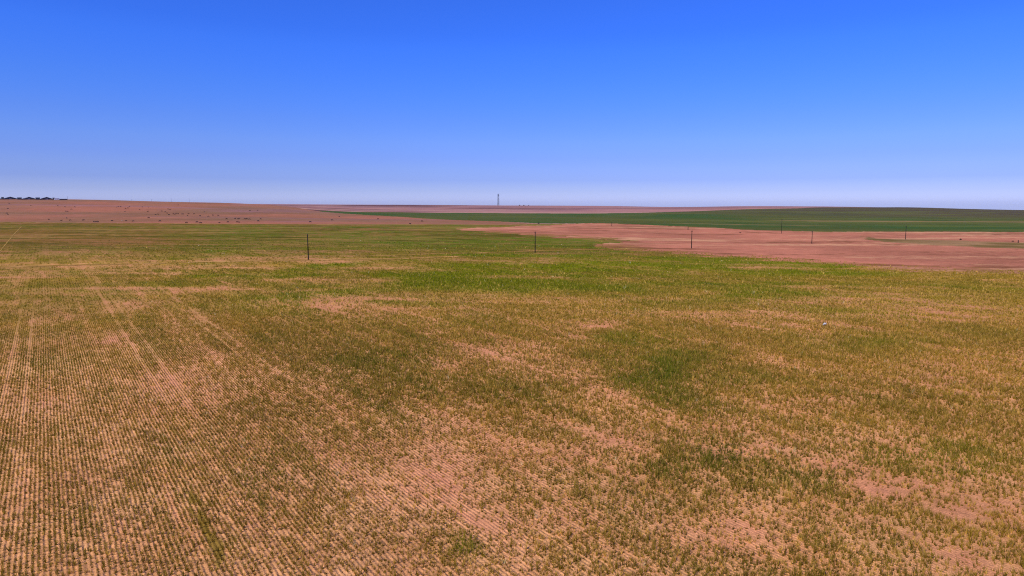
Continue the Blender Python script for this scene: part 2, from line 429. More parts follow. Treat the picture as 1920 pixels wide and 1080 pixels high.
azs = np.concatenate([np.linspace(-math.pi, -1.1, 40)[:-1], np.linspace(-1.1, -.76, 60)[:-1], np.linspace(-.76, .76, 980)[:-1], np.linspace(.76, 1.1, 60)[:-1], np.linspace(1.1, math.pi, 40)[:-1]])
rad = np.concatenate([[2], np.geomspace(10, 14000, 560)])
AZ, RA = np.meshgrid(azs, rad)
gx, gy = (RA * np.sin(AZ)).ravel(), (RA * np.cos(AZ)).ravel()
gz = height(gx, gy)
gcol = ground_colour(gx, gy)
na, nr = len(azs), len(rad)
idx = np.arange(na * nr).reshape(nr, na)
q = np.stack([idx[:-1], np.roll(idx, -1, 1)[:-1], np.roll(idx, -1, 1)[1:], idx[1:]], -1).reshape(-1, 4)[:, ::-1]
gv = np.stack([gx, gy, gz], 1)
loops = np.concatenate([q.ravel(), idx[0]])
starts = np.concatenate([np.arange(len(q)) * 4, [len(q) * 4]]); tot = np.concatenate([np.full(len(q), 4), [na]])
ground = mesh_np('ground', gv, loops, starts, tot, GM, gcol, smooth=True)
ground['kind'] = 'structure'

# ------------------------------------------------------------------ crop plants (stuff)
def crop_material():
    m, nt, b = node_mat('crop_blades')
    at_ = nt.nodes.new('ShaderNodeVertexColor'); at_.layer_name = 'Col'
    geo = nt.nodes.new('ShaderNodeNewGeometry')
    n = nt.nodes.new('ShaderNodeTexNoise'); n.inputs['Scale'].default_value = 14; n.inputs['Detail'].default_value = 2
    nt.links.new(geo.outputs['Position'], n.inputs['Vector'])
    r = nt.nodes.new('ShaderNodeMapRange'); r.inputs[1].default_value = .3; r.inputs[2].default_value = .7; r.inputs[3].default_value = .75; r.inputs[4].default_value = 1.25
    nt.links.new(n.outputs['Fac'], r.inputs[0])
    mx = nt.nodes.new('ShaderNodeVectorMath'); mx.operation = 'SCALE'
    nt.links.new(at_.outputs['Color'], mx.inputs[0]); nt.links.new(r.outputs[0], mx.inputs['Scale'])
    nt.links.new(mx.outputs[0], b.inputs['Base Color'])
    tr = nt.nodes.new('ShaderNodeBsdfTranslucent'); nt.links.new(mx.outputs[0], tr.inputs['Color'])
    ms = nt.nodes.new('ShaderNodeMixShader'); ms.inputs[0].default_value = .4
    nt.links.new(b.outputs[0], ms.inputs[1]); nt.links.new(tr.outputs[0], ms.inputs[2])
    nt.links.new(ms.outputs[0], nt.nodes['Material Output'].inputs['Surface'])
    return m
CM = crop_material()

def tufts(u, v, blades, h, w, spread, seed, straw=False):
    """blades standing in little tufts at row coordinates u, v"""
    g = np.random.default_rng(seed)
    x, y = u * RP[0] + v * RD[0], u * RP[1] + v * RD[1]
    c = crop(x, y)
    pc = plant_colour(c, x, y)
    n = len(x)
    tone = g.random(n)
    far_ = sstep(150, 230, y)
    pale = g.random(n) < (.20 + .22 * c['bare'] - .12 * c['dark'] - .12 * c['green']) * (1 - .7 * far_)
    pc = np.where(pale[:, None], mix(pc, STRAW, .75), pc) * (.64 + .78 * tone + .30 * sstep(60, 130, y) + .04 * far_)[:, None]
    white = g.random(n) < .0025
    pc = np.where(white[:, None], np.array([.78, .68, .34]), pc)
    if straw: pc = mix(pc, STRAW, .8)
    size = np.clip(.95 * np.exp(g.normal(0, .34, n)), .4, 1.9) * (1 + .3 * c['green'] + .25 * c['dark'] - .35 * c['bare']) * (1 - .35 * c['wheel']) * (1 - .22 * (1 - sstep(0, 25, u)) + .25 * sstep(15, 40, u))
    z0 = height(x, y) - .02
    V = np.empty((n, blades, 3, 3)); K = np.empty((n, blades, 3, 3))
    for k in range(blades):
        th = g.random(n) * 2 * math.pi; rr = spread * np.sqrt(g.random(n))
        bx, by = x + rr * np.cos(th), y + rr * np.sin(th)
        lean = g.normal(0, 3.2 if straw else .28, (n, 2)) * (h * size)[:, None]
        hh = h * size * (.65 + .55 * g.random(n))
        ph = g.random(n) * math.pi; wx, wy = w * np.cos(ph) * (.6 + .7 * g.random(n)), w * np.sin(ph) * (.6 + .7 * g.random(n))
        V[:, k, 0] = np.stack([bx - wx, by - wy, z0], 1)
        V[:, k, 1] = np.stack([bx + wx, by + wy, z0], 1)
        V[:, k, 2] = np.stack([bx + lean[:, 0], by + lean[:, 1], z0 + hh], 1)
        bt = (.85 + .35 * g.random(n))[:, None]
        K[:, k, 0] = K[:, k, 1] = pc * bt
        K[:, k, 2] = mix(pc, STRAW, (.22 + .5 * (tone > .55)) [:, None][:, 0] * (1 - .8 * np.maximum(c['green'], c['dark']))) * bt
    return V.reshape(-1, 3), K.reshape(-1, 3)

def grid_points(ymin, ymax, du, dv, seed, keep=1.0):
    g = np.random.default_rng(seed)
    R = ymax * 1.6
    us = np.arange(-R, R, du); vs = np.arange(-R * .3, R * 1.3, dv)
    out = []
    for u0 in us:                                 # one drill row at a time
        v = vs + g.uniform(-.5, .5, len(vs)) * dv * 1.4
        u = np.full(len(v), u0)
        x, y = u * RP[0] + v * RD[0], u * RP[1] + v * RD[1]
        jit = g.normal(0, .11, len(y)); m = (y * (1 + jit) > ymin) & (y * (1 + jit) <= ymax) & (y > 13) & (np.abs(x) < .82 * y + 30)
        out.append(np.stack([u[m], v[m]], 1))
    p = np.concatenate(out)
    u, v = p[:, 0], p[:, 1]
    x, y = u * RP[0] + v * RD[0], u * RP[1] + v * RD[1]
    c = crop(x, y)
    pr = (.75 - .08 * (1 - sstep(0, 22, u)) - .68 * c['bare'] + .35 * c['dark'] + .3 * c['green'] - .75 * c['wheel']) * keep
    pr = pr * (1 - inside(PINK, x + 6 * fbm(x / 30., y / 30., 201, 3), y - 8 + 12 * fbm(x / 12., y / 12., 211, 3) - 30 * (g.random(len(x)) - .25)))
    pr = pr * (1 - .92 * np.exp(-(track_dist(x, y) / 2.4) ** 2))
    pr = np.where(c['strip'] > .4, .45, pr)
    pr *= (.35 + 1.2 * vnoise(u / .25 + 50, v / .8, 77)) * (.8 + .4 * vnoise(u / .9, v / 3.5, 78))
    m = g.random(len(u)) < pr
    uu = u[m]; return uu + g.normal(0, 1, len(uu)) * (.024 + .042 * sstep(8, 34, uu)) + .05 * fbm(uu / 3., v[m] / 5., 87, 3), v[m]

parts = []
for (y0, y1, du, dv, bl, h, w, s, kp, sd) in ((13, 62, .25, .15, 9, .31, .017, .055, 1, 301), (62, 115, .25, .17, 6, .31, .025, .065, 1, 302),
                                              (115, 190, .5, .28, 4, .29, .05, .15, .85, 303), (190, 330, 1.0, .8, 4, .30, .10, .35, .5, 304)):
    u, v = grid_points(y0, y1, du, dv, sd, kp)
    if du > .3: u = u + np.random.default_rng(sd + 9).uniform(-.5, .5, len(u)) * du * (.15 + .85 * sstep(5, 30, u))
    parts.append(tufts(u, v, bl, h, w, s, sd + 50))
u, v = grid_points(13, 85, .25, .30, 305, .9)
parts.append(tufts(u + .125, v, 3, .045, .011, .12, 355, True))
V = np.concatenate([p[0] for p in parts]); K = np.concatenate([p[1] for p in parts])
nt_ = len(V) // 3
print('blades', nt_)
crops = mesh_np('crop_plants', V, np.arange(len(V)), np.arange(nt_) * 3, np.full(nt_, 3), CM, np.clip(K, .002, .9))
crops['kind'] = 'stuff'
crops['label'] = 'sparse drying grain plants standing in drilled rows over the near field'

# ------------------------------------------------------------------ tracks
def ribbon(name, pts, width, mat, lift, nacross=4):
    P = [Vector((p.x, p.y)) for p in pts]
    L = [0]
    for a, b_ in zip(P[:-1], P[1:]): L.append(L[-1] + (b_ - a).length)
    n = int(L[-1] / 2.5) + 2
    s = np.linspace(0, L[-1], n)
    xs, ys = np.interp(s, L, [p.x for p in P]), np.interp(s, L, [p.y for p in P])
    k = np.hanning(13); k /= k.sum()
    xs = np.convolve(np.pad(xs, 6, mode='reflect', reflect_type='odd'), k, 'valid'); ys = np.convolve(np.pad(ys, 6, mode='reflect', reflect_type='odd'), k, 'valid')
    tx, ty = np.gradient(xs), np.gradient(ys); ll = np.hypot(tx, ty); nx, ny = -ty / ll, tx / ll
    rows = []
    for j in range(nacross + 1):
        f = j / nacross - .5
        wob = 1 + .45 * fbm(s / 9., s * 0 + j * 3.1, 401, 3) if j in (0, nacross) else 1
        X, Y = xs + nx * width * f * wob, ys + ny * width * f * wob
        rows.append(np.stack([X, Y, height(X, Y) + lift], 1))
    V = np.stack(rows, 1).reshape(-1, 3)
    m1 = nacross + 1
    ii = np.arange(n * m1).reshape(n, m1)
    q = np.stack([ii[:-1, :-1], ii[:-1, 1:], ii[1:, 1:], ii[1:, :-1]], -1).reshape(-1, 4)[:, ::-1]
    o = mesh_np(name, V, q.ravel(), np.arange(len(q)) * 4, np.full(len(q), 4), mat, None)
    o['kind'] = 'structure'
    return o

def track_mat(name, c1, c2):
    m, nt, b = node_mat(name)
    geo = nt.nodes.new('ShaderNodeNewGeometry'); n = nt.nodes.new('ShaderNodeTexNoise')
    n.inputs['Scale'].default_value = .11; n.inputs['Detail'].default_value = 6; n.inputs['Roughness'].default_value = .65
    nt.links.new(geo.outputs['Position'], n.inputs['Vector'])
    r = nt.nodes.new('ShaderNodeValToRGB'); r.color_ramp.elements[0].position = .38; r.color_ramp.elements[1].position = .6
    r.color_ramp.elements[0].color = (*c1, 1); r.color_ramp.elements[1].color = (*c2, 1)
    nt.links.new(n.outputs['Fac'], r.inputs['Fac']); nt.links.new(r.outputs['Color'], b.inputs['Base Color'])
    b.inputs['Specular IOR Level'].default_value = 0
    return m
TM = track_mat('worn_earth', lin(138, 108, 52, KA), lin(184, 142, 96, KA))
TM2 = track_mat('pale_dust', lin(126, 104, 56, KA), lin(172, 136, 86, KA))
ribbon('dirt_track', TRACK_PTS, 4.4, TM, .06)
ribbon('worn_path', PATH_PTS, 2.8, TM, .06)
ribbon('footpath', [at(-60, 540), at(0, 470.5), at(20, 447), at(40, 424.5)], .55, TM2, .06)

# ------------------------------------------------------------------ utility poles
WOOD = simple_mat('dark_weathered_wood', (.012, .010, .008), .9, .3, 2)
STEEL = simple_mat('dull_steel', (.10, .10, .10), .5, .2, 4, .4, .6)
PORC = simple_mat('dark_porcelain', (.05, .03, .02), .3, .2, 4, .5)

def utility_pole(loc, h, r, label, rz, group):
    t = thing('utility_pole', loc, label, 'utility pole', group, rz)
    bm = bmesh.new()
    add_tube(bm, (0, 0, -.5), (0, 0, h * .25), r * 1.12, r * 1.05, 12); add_tube(bm, (0, 0, h * .25), (0, 0, h), r * 1.05, r * .78, 12)
    obj('pole_shaft', bm, WOOD, t, True)
    bm = bmesh.new(); add_box(bm, 0, 0, h - .55, .10, 1.3, .12)
    obj('crossarm', bm, WOOD, t)
    for (px, py, pz) in ((0, -.55, h - .49), (0, .55, h - .49), (0, 0, h)):
        bm = bmesh.new(); add_tube(bm, (px, py, pz), (px, py, pz + .12), .02, .02, 8); add_tube(bm, (px, py, pz + .12), (px, py, pz + .27), .07, .05, 10)
        obj('insulator', bm, PORC, t, True)
    return t
PR = math.atan2(.533, .846)
GP = 'line of utility poles along the dirt track'
p1 = utility_pole(on(577.4, 240), 9.0, .19, 'tall dark utility pole on bare earth by the dirt track, nearest of the line', PR, GP)
dup(p1, on(1003.4, 292.6), 'dark utility pole on the green field before the pink field edge, second in line')
dup(p1, on(1296.5, 344), 'dark utility pole at the near edge of the pink field, third in line')
q4 = dup(p1, on(1521.7, 392), 'shorter dark utility pole in the middle of the pink field, fourth in line', scale=(.95, .95, .80))
dup(p1, on(1696.6, 443), 'thin utility pole beside the olive scrub strip, farthest of the line', scale=(.9, .9, .97))

def field_post(name, loc, h, r, label, cat='post', arm=False):
    t = thing(name, loc, label, cat)
    bm = bmesh.new(); add_tube(bm, (0, 0, -.4), (0, 0, h), r, r * .8, 10); obj('post_shaft', bm, WOOD, t, True)
    bm = bmesh.new()
    if arm:
        add_box(bm, 0, 0, h - .45, .1, 1.2, .1, PR); obj('crossarm', bm, WOOD, t)
    else:
        add_tube(bm, (0, 0, h), (0, 0, h + .08), r * .85, r * .3, 10); obj('post_cap', bm, WOOD, t, True)
    return t
b = at(1465, 438)
field_post('utility_pole', b, 11.6, .17, 'tall thin pole at the far edge of the pink field, against dark green crop', 'utility pole', True)
field_post('field_post', at(1290, 431.3), 2.9, .28, 'short dark post at the far side of the pink field, just behind a utility pole')
field_post('field_post', at(1147, 424.3), 4.4, .24, 'distant thin post where the pink field meets the dark green crop')
field_post('field_post', at(1909, 455.3), 1.5, .26, 'stubby black post on the pale strip at the far end of the pink field')

# ------------------------------------------------------------------ shrubs (a few dark dots)
LEAF = simple_mat('dark_shrub_leaves', (.035, .035, .018), .9, .4, 6)
BARK = simple_mat('shrub_bark', (.05, .035, .025), .9, .3, 6)
def shrub_meshes(seed):
    g = random.Random(seed)
    bm = bmesh.new()
    for k in range(260):
        a, e, rr = g.uniform(0, 2 * math.pi), math.asin(g.uniform(-.1, 1)), g.uniform(.35, 1) ** .5
        lump = 1 + .25 * math.sin(3 * a + seed) * math.cos(2 * e)
        c = Vector((math.cos(a) * math.cos(e), math.sin(a) * math.cos(e), math.sin(e) * .85 + .22)) * rr * lump * .5
        s = g.uniform(.05, .1)
        M = Matrix.Translation(c) @ Matrix.Rotation(g.uniform(0, 6.3), 4, 'Z') @ Matrix.Rotation(g.uniform(0, 3.1), 4, 'X')
        vs = [bm.verts.new(M @ Vector(p)) for p in ((-s, 0, 0), (0, -s * .6, 0), (s, 0, .01), (0, s * .6, 0))]
        bm.faces.new(vs)
    st = bmesh.new()
    for k in range(6):
        a = k * 1.05 + g.uniform(-.3, .3)
        add_tube(st, (0, 0, -.1), (.32 * math.cos(a), .32 * math.sin(a), .45), .03, .012, 6)
    return bm, st
def shrub(loc, w, h, label, seed):
    t = thing('shrub', loc, label, 'shrub')
    f, s = shrub_meshes(seed)
    obj('stem', s, BARK, t); o = obj('foliage', f, LEAF, t)
    t.scale = (w, w, h * 1.6); t.rotation_euler = (0, 0, seed)
    return t
shrub(at(1801, 450), 1.3, 1.1, 'low dark shrub on the pink field by the start of the pale strip', 1)
shrub(at(1899, 453), 1.3, .7, 'small flat shrub just beside the stubby black post', 2)
shrub(at(1388, 437), 1.8, .8, 'single faint shrub alone on the open pink field before the dark crop', 3)
shrub(at(1010, 419.6), 2.2, 1.8, 'small shrub at the corner where hill pasture, crop and pink field meet', 4)
shrub(on(974, 3560), 7, 5.5, 'far dark bush on the horizon, closest one to the lattice tower', 5)
shrub(on(982, 3570), 8, 4.8, 'far dark bush on the horizon, middle one of three beside the lattice tower', 6)
shrub(on(991, 3580), 6, 3.4, 'smallest far bush on the horizon, outermost of three beside the lattice tower', 7)

# ------------------------------------------------------------------ white litter in the field
def litter():
    t = at(1546, 611.5)
    bm = bmesh.new()
    g = random.Random(4)
    nx, ny = 9, 5
    vs = [[bm.verts.new(((i / (nx - 1) - .5) * .72, (j / (ny - 1) - .5) * .42, .20 + .10 * math.sin(i * 1.3 + j) + .13 * math.sin(j * 2.1 + i * .5) * (1 - abs(i - 4) / 5) + g.uniform(-.02, .02) + .03 * i)) for j in range(ny)] for i in range(nx)]
    for i in range(nx - 1):
        for j in range(ny - 1):
            bm.faces.new((vs[i][j], vs[i + 1][j], vs[i + 1][j + 1], vs[i][j + 1]))
    r = bmesh.ops.solidify(bm, geom=bm.faces[:], thickness=.07)
    o = obj('plastic_bag', bm, simple_mat('white_plastic', (.78, .77, .75), .5, .06, 5, .4), None, True)
    o.location = t; o.rotation_euler = (0, 0, .25)
    o['label'] = 'crumpled white plastic bag lying among the crop'; o['category'] = 'bag'
litter()

# ------------------------------------------------------------------ lattice tower
def tower():
    base = on(934.6, 3600)
    t = thing('lattice_tower', base, 'tall grey lattice communication tower with two platforms on the horizon', 'tower', None, .3)
    H, a0, a1 = 58.0, 3.4, 2.4
    def half(z): return a0 + (a1 - a0) * z / H
    cs = ((-1, -1), (1, -1), (1, 1), (-1, 1))
    for (sx, sy) in cs:
        bm = bmesh.new(); add_tube(bm, (sx * a0, sy * a0, -2), (sx * a1, sy * a1, H), .50, .36, 8)
        obj('leg', bm, STEEL, t)
    bm = bmesh.new()
    zs = [0, 6.5, 13, 19, 25, 31, 36.5, 42, 47.5, 53, 57.8]
    for z0, z1 in zip(zs[:-1], zs[1:]):
        for k in range(4):
            (ax, ay), (bx, by) = cs[k], cs[(k + 1) % 4]
            h0, h1 = half(z0), half(z1)
            add_tube(bm, (ax * h0, ay * h0, z0), (bx * h1, by * h1, z1), .16, .16, 5); add_tube(bm, (bx * h0, by * h0, z0), (ax * h1, ay * h1, z1), .16, .16, 5)
            add_tube(bm, (ax * h1, ay * h1, z1), (bx * h1, by * h1, z1), .16, .16, 5)
    obj('bracing', bm, STEEL, t)
    for z in (49.5, 57.8):
        bm = bmesh.new(); add_box(bm, 0, 0, z + .25, 7.4, 7.4, .5)
        for k in range(4):
            a, d = k * math.pi / 2, 3.6
            add_box(bm, d * math.cos(a), d * math.sin(a), z + 1.55, .12, 7.2, .12, a)
            add_box(bm, d * math.cos(a), d * math.sin(a), z + 1.0, .1, 7.2, .1, a)
        p = obj('platform', bm, STEEL, t)
        for k in range(6):
            a = k * math.pi / 3 + .2
            bm = bmesh.new(); add_box(bm, 3.9 * math.cos(a), 3.9 * math.sin(a), z + 1.9, .5, 1.0, 2.6, a)
            obj('antenna', bm, STEEL, p)
    for (z, a) in ((34, -1.9), (28, -2.6)):
        bm = bmesh.new(); d = half(z) + .9
        add_tube(bm, (d * math.cos(a) * .75, d * math.sin(a) * .75, z), (d * 1.15 * math.cos(a), d * 1.15 * math.sin(a), z), .9, 1.25, 14)
        obj('dish', bm, STEEL, t)
tower()

# ------------------------------------------------------------------ farm buildings on the ridge
WALL = simple_mat('dark_sheet_wall', (.055, .05, .06), .7, .2, .4)
ROOF = simple_mat('dark_sheet_roof', (.04, .036, .045), .6, .25, .5, .3)
LITROOF = simple_mat('lit_sheet_roof', (.16, .15, .19), .6, .2, .5, .3)  # roof sheet with the sunlit tone put into its colour
DOOR = simple_mat('barn_door', (.20, .19, .22), .7, .2, .6)
WHITE = simple_mat('whitewashed_wall', (.78, .77, .76), .8, .08, .5)
GLASS = simple_mat('dark_glass', (.02, .025, .035), .15, .2, 1, .5)
RY = 1460.
M_PX = RY / F

def barn(px0, px1, peak, label):
    w = (px1 - px0) * M_PX; e = 1.1
    t = thing('barn', on((px0 + px1) / 2, RY), label, 'barn', 'long gabled barns on the hilltop', .64)
    w2, Ln = w / 2, 46
    bm = bmesh.new()
    prof = [(-w2 + .4, -2), (w2 - .4, -2), (w2 - .4, e), (0, peak - .35), (-w2 + .4, e)]
    f = [bm.verts.new((x, 0, z)) for x, z in prof]; bk = [bm.verts.new((x, Ln, z)) for x, z in prof]
    bm.faces.new(f); bm.faces.new(bk[::-1])
    for i in range(5): bm.faces.new((f[i], bk[i], bk[(i + 1) % 5], f[(i + 1) % 5]))
    obj('wall', bm, WALL, t)
    for s, mt in ((-1, LITROOF), (1, ROOF)):  # one slope coloured lighter as sunlit, the other dark as shaded
        bm = bmesh.new()
        pr = [(s * (w2 + .5), e - .1), (0, peak), (0, peak + .35), (s * (w2 + .5), e + .25)]
        f = [bm.verts.new((x, -.8, z)) for x, z in pr]; bk = [bm.verts.new((x, Ln + .8, z)) for x, z in pr]
        bm.faces.new(f); bm.faces.new(bk[::-1])
        for i in range(4): bm.faces.new((f[i], bk[i], bk[(i + 1) % 4], f[(i + 1) % 4]))
        obj('roof', bm, mt, t)
    bm = bmesh.new()
    for sx in (-1, 1): add_box(bm, sx * 1.05, -.06, 1.4, 2.0, .10, 3.2)
    obj('door', bm, DOOR, t)
    return t
barn(15.5, 39, 5.6, 'wide gabled barn on the hilltop between the boxy shed and the first flat block')
barn(50.5, 73.5, 5.5, 'middle gabled barn on the hilltop, between the two flat roofed blocks')
barn(84.5, 105.5, 5.4, 'wide low gabled barn on the hilltop, standing next to the white shed')

def block(px0, px1, h, label, name='flat_block', cat='building', group=None, wall=WALL, roof=ROOF, depth=9, nwin=3):
    w = (px1 - px0) * M_PX
    t = thing(name, on((px0 + px1) / 2, RY - 6), label, cat, group, .64)
    bm = bmesh.new(); add_box(bm, 0, depth / 2, h / 2 - 1, w, depth, h + 2); obj('wall', bm, wall, t)
    bm = bmesh.new(); add_box(bm, 0, depth / 2, h + .16, w + .7, depth + .7, .32); obj('roof', bm, roof, t)
    for k in range(nwin):
        bm = bmesh.new(); add_box(bm, (k - (nwin - 1) / 2) * w / (nwin + .4), -.03, h * .58, min(1.5, w / (nwin + 1) * .6), .1, h * .3); obj('window', bm, GLASS, t)
    return t
GB = 'flat roofed blocks between the barns'
block(41.2, 47.8, 4.3, 'dark flat roofed block between the first and the middle gabled barn', group=GB)
block(75.2, 81.6, 4.3, 'dark flat roofed block between the middle barn and the last barn', group=GB)
block(11, 15, 4.6, 'small dark boxy shed left of all the gabled barns on the hilltop', 'farm_shed', 'shed', nwin=1, depth=5)
block(-9, 1, 6.2, 'dark block cut by the edge of the photo, outermost of the hilltop farm', nwin=2)
block(106.4, 109.4, 4.2, 'small dark hut squeezed between the last gabled barn and the white shed', 'farm_shed', 'shed', nwin=1, depth=4)
block(109.8, 117.5, 2.9, 'bright white shed beside the last gabled barn on the hilltop', 'white_shed', 'shed', None, WHITE, WHITE, 6, 2)
block(120, 132, 1.9, 'very low dark shed at the end of the hilltop farm, below the lone pole', 'low_shed', 'shed', nwin=3, depth=7)
block(1.2, 10.6, 1.8, 'very low dark shed between the photo edge and the small boxy shed', 'low_shed', 'shed', nwin=2, depth=7)

# poles on the ridge
def ridge_pole(px, Y, h, label):
    t = thing('ridge_pole', on(px, Y), label, 'pole', 'thin poles along the hill crest', .6)
    bm = bmesh.new(); add_tube(bm, (0, 0, -1), (0, 0, h), .16, .11, 8); obj('pole_shaft', bm, WOOD, t, True)
    bm = bmesh.new(); add_box(bm, 0, 0, h - .6, 1.8, .12, .14); obj('crossarm', bm, WOOD, t)
ridge_pole(133.7, 1470, 6.6, 'thin lone pole on the hill crest at the end of the low dark shed')
ridge_pole(253, 1480, 3.6, 'shortest faint pole on the bare hill crest, nearest to the barns')
ridge_pole(290, 1480, 5.6, 'faint pole on the hill crest, second along from the barns')
ridge_pole(326.3, 1490, 7.5, 'clear dark pole on the hill crest, third along from the barns')
ridge_pole(359.6, 1500, 8.2, 'tallest thin pole on the hill crest, farthest from the barns')

# ------------------------------------------------------------------ cattle
def cow_mesh(kind):
    """one continuous skinned body: barrel, neck, head, four jointed legs, tail, ears"""
    V, E, Rr = [], [], []
    def add(p, r, parent=None):
        V.append(p); Rr.append(r)
        if parent is not None: E.append((parent, len(V) - 1))
        return len(V) - 1
    hz = .95 if kind != 'lying' else .38
    pel = add((-.62, 0, hz), (.27, .30)); s1 = add((-.2, 0, hz - .03), (.32, .37), pel); s2 = add((.25, 0, hz - .02), (.31, .37), s1); sh = add((.62, 0, hz + .02), (.24, .32), s2)
    if kind == 'grazing':
        n1 = add((.88, 0, hz - .05), (.13, .19), sh); n2 = add((1.08, 0, hz - .38), (.11, .14), n1); hd = add((1.17, .0, hz - .62), (.12, .12), n2); mz = add((1.24, 0, hz - .84), (.075, .075), hd)
    else:
        n1 = add((.86, .04, hz + .18), (.13, .2), sh); hd = add((1.10, .08, hz + .36), (.12, .13), n1); mz = add((1.36, .12, hz + .22), (.075, .08), hd)
    for s in (-1, 1):
        e = add((V[hd][0] - .05, V[hd][1] + s * .2, V[hd][2] + .06), (.03, .05), hd)
    for s in (-1, 1):
        if kind == 'lying':
            k = add((.66, s * .26, .14), (.10, .10), sh); add((.98, s * .24, .07), (.06, .06), k)
            k = add((-.40, s * .36, .18), (.13, .13), pel); add((-.05, s * .42, .07), (.06, .06), k)
        else:
            st = .10 * s
            k = add((.60 + st * .4, s * .17, .62), (.11, .12), sh); m = add((.63 + st, s * .17, .38), (.065, .07), k); add((.60 + st, s * .17, .04), (.055, .055), m)
            k = add((-.60 - st * .4, s * .19, .66), (.14, .17), pel); m = add((-.78 - st, s * .18, .42), (.065, .08), k); add((-.72 - st, s * .18, .04), (.055, .055), m)
    t1 = add((-.90, 0, hz + .12), (.035, .035), pel); add((-.98, .02, hz - .45 if kind != 'lying' else .1), (.03, .03), t1)
    me = bpy.data.meshes.new('cow_' + kind); me.from_pydata(V, E, [])
    o = bpy.data.objects.new('cow_skeleton', me); C.objects.link(o)
    md = o.modifiers.new('s', 'SKIN'); o.modifiers.new('u', 'SUBSURF').levels = 1
    for i, sv in enumerate(me.skin_vertices[0].data):
        sv.radius = Rr[i]; sv.use_root = (i == 0)
    dg = bpy.context.evaluated_depsgraph_get()
    out = bpy.data.meshes.new_from_object(o.evaluated_get(dg))
    out.name = 'cow'
    for p in out.polygons: p.use_smooth = True
    bpy.data.objects.remove(o)
    return out
HIDES = [simple_mat('dark_brown_hide', (.030, .015, .010), .85, .3, 2), simple_mat('black_hide', (.014, .011, .010), .8, .3, 2), simple_mat('red_brown_hide', (.05, .022, .014), .85, .3, 2), simple_mat('pale_dun_hide', (.34, .24, .17), .85, .2, 2)]
KINDS = ['standing', 'grazing', 'lying']
COWM = {}
for k in KINDS:
    base = cow_mesh(k)
    for h, mt in enumerate(HIDES):
        m = base.copy(); m.materials.clear(); m.materials.append(mt); COWM[k, h] = m
UP = [(58,386.3,2),(17,382,2),(15,391.5,2),(108.3,386.3,1),(134,393.2,0),(124,397.2,0),(127.3,397.2,0),(140,388.8,2),(122,388.5,2),(242.6,388.5,0),(240,390.7,1),(235.5,391.8,0),(234,396.6,0),
      (267,389,0),(278,388.8,2),(262,394,2),(277,397.5,2),(303.5,396.8,1),(315,392.8,0),(318.5,393.8,2),(310,398,2),(218,388.8,2),(222,388.6,0),(226,388.5,2),(383,397.6,2),(469,396.2,0),(483,395.4,2),(334,385,2)]
MID = [(13,400.8,0),(15,403.2,0),(292,402.6,0),(296,402.6,0),(313,400.6,2),(317,403.4,1),(325,401.2,2),(327,402.8,0),(330,401.2,0),(334,401.4,0),(341,401.6,0),(344,402.4,0),(351.5,404.5,1),(353.5,401.5,2),(364,402,0),
       (375,405.6,0),(391,406.8,1),(399.5,404.6,0),(409.5,405.2,1),(279,409,0),(125,409.8,0),(425,411.5,1),(441,411,0),(446,411.3,0),(448.6,411,0),(459,411.5,0),(463,411.5,1),(467.5,412.2,0),(489,411.5,2),(636,407,0),(708.5,411.6,0)]
LOW = [(92,412.6,0),(114.6,413.6,1),(132,414,0),(156,414.1,1),(176,417,2),(180.3,417.2,2),(184,417,0),(210.5,414.3,1),(229,414.2,3),(236,414.4,0),(250,415.8,2),(300,415.6,0),(350,418.7,1),(369.5,417.6,0),(376,418.8,1),
       (411,418,0),(427.5,417.4,0),(444,417.4,0),(448,417.7,1),(484.5,415.5,1),(582,417,1),(623,414,0),(768.5,420.6,1),(791.5,416,2)]
ORD = ['first','second','third','fourth','fifth','sixth','seventh','eighth','ninth','tenth','eleventh','twelfth','thirteenth','fourteenth','fifteenth','sixteenth','seventeenth','eighteenth','nineteenth','twentieth',
       'twenty-first','twenty-second','twenty-third','twenty-fourth','twenty-fifth','twenty-sixth','twenty-seventh','twenty-eighth','twenty-ninth','thirtieth','thirty-first','thirty-second']
HN = ['dark brown', 'black', 'reddish brown', 'pale dun']
SPECIAL = {(768.5,420.6):'black cow right on the green field edge, below the tapering end of the pink pasture',
           (791.5,416):'reddish cow at the narrow tip of the pink pasture, farthest along from the barns',
           (582,417):'black cow alone on the empty lower pasture, beyond the end of the herd',
           (229,414.2):'pale dun cow at the foot of the hill, the only light one of the herd'}
n_c = 0
for band, where in ((UP, 'on the upper hillside'), (MID, 'in the middle band of the herd'), (LOW, 'in the lowest row by the green field')):
    for k, (px, py, hd) in enumerate(sorted(band)):
        g = random.Random(n_c * 13 + 5)
        kd = g.choice(['standing', 'grazing', 'grazing', 'grazing', 'lying'])
        if (px, py) in ((229,414.2), (236,414.4)): kd = 'lying'
        if 175 < px < 185 and py > 416: kd = 'standing'
        o = bpy.data.objects.new('cow', COWM[kd, hd]); C.objects.link(o)
        o.location = at(px, py)
        o.rotation_euler = (0, 0, g.choice([0, math.pi]) + g.uniform(-.6, .6))
        s = g.uniform(1.1, 1.3); o.scale = (s, s, s)
        o['label'] = SPECIAL.get((px, py), f'{HN[hd]} cow {where}, {ORD[k]} from the barn side')
        o['category'] = 'cow'; o['group'] = 'cattle scattered over the pink hill pasture'
        n_c += 1

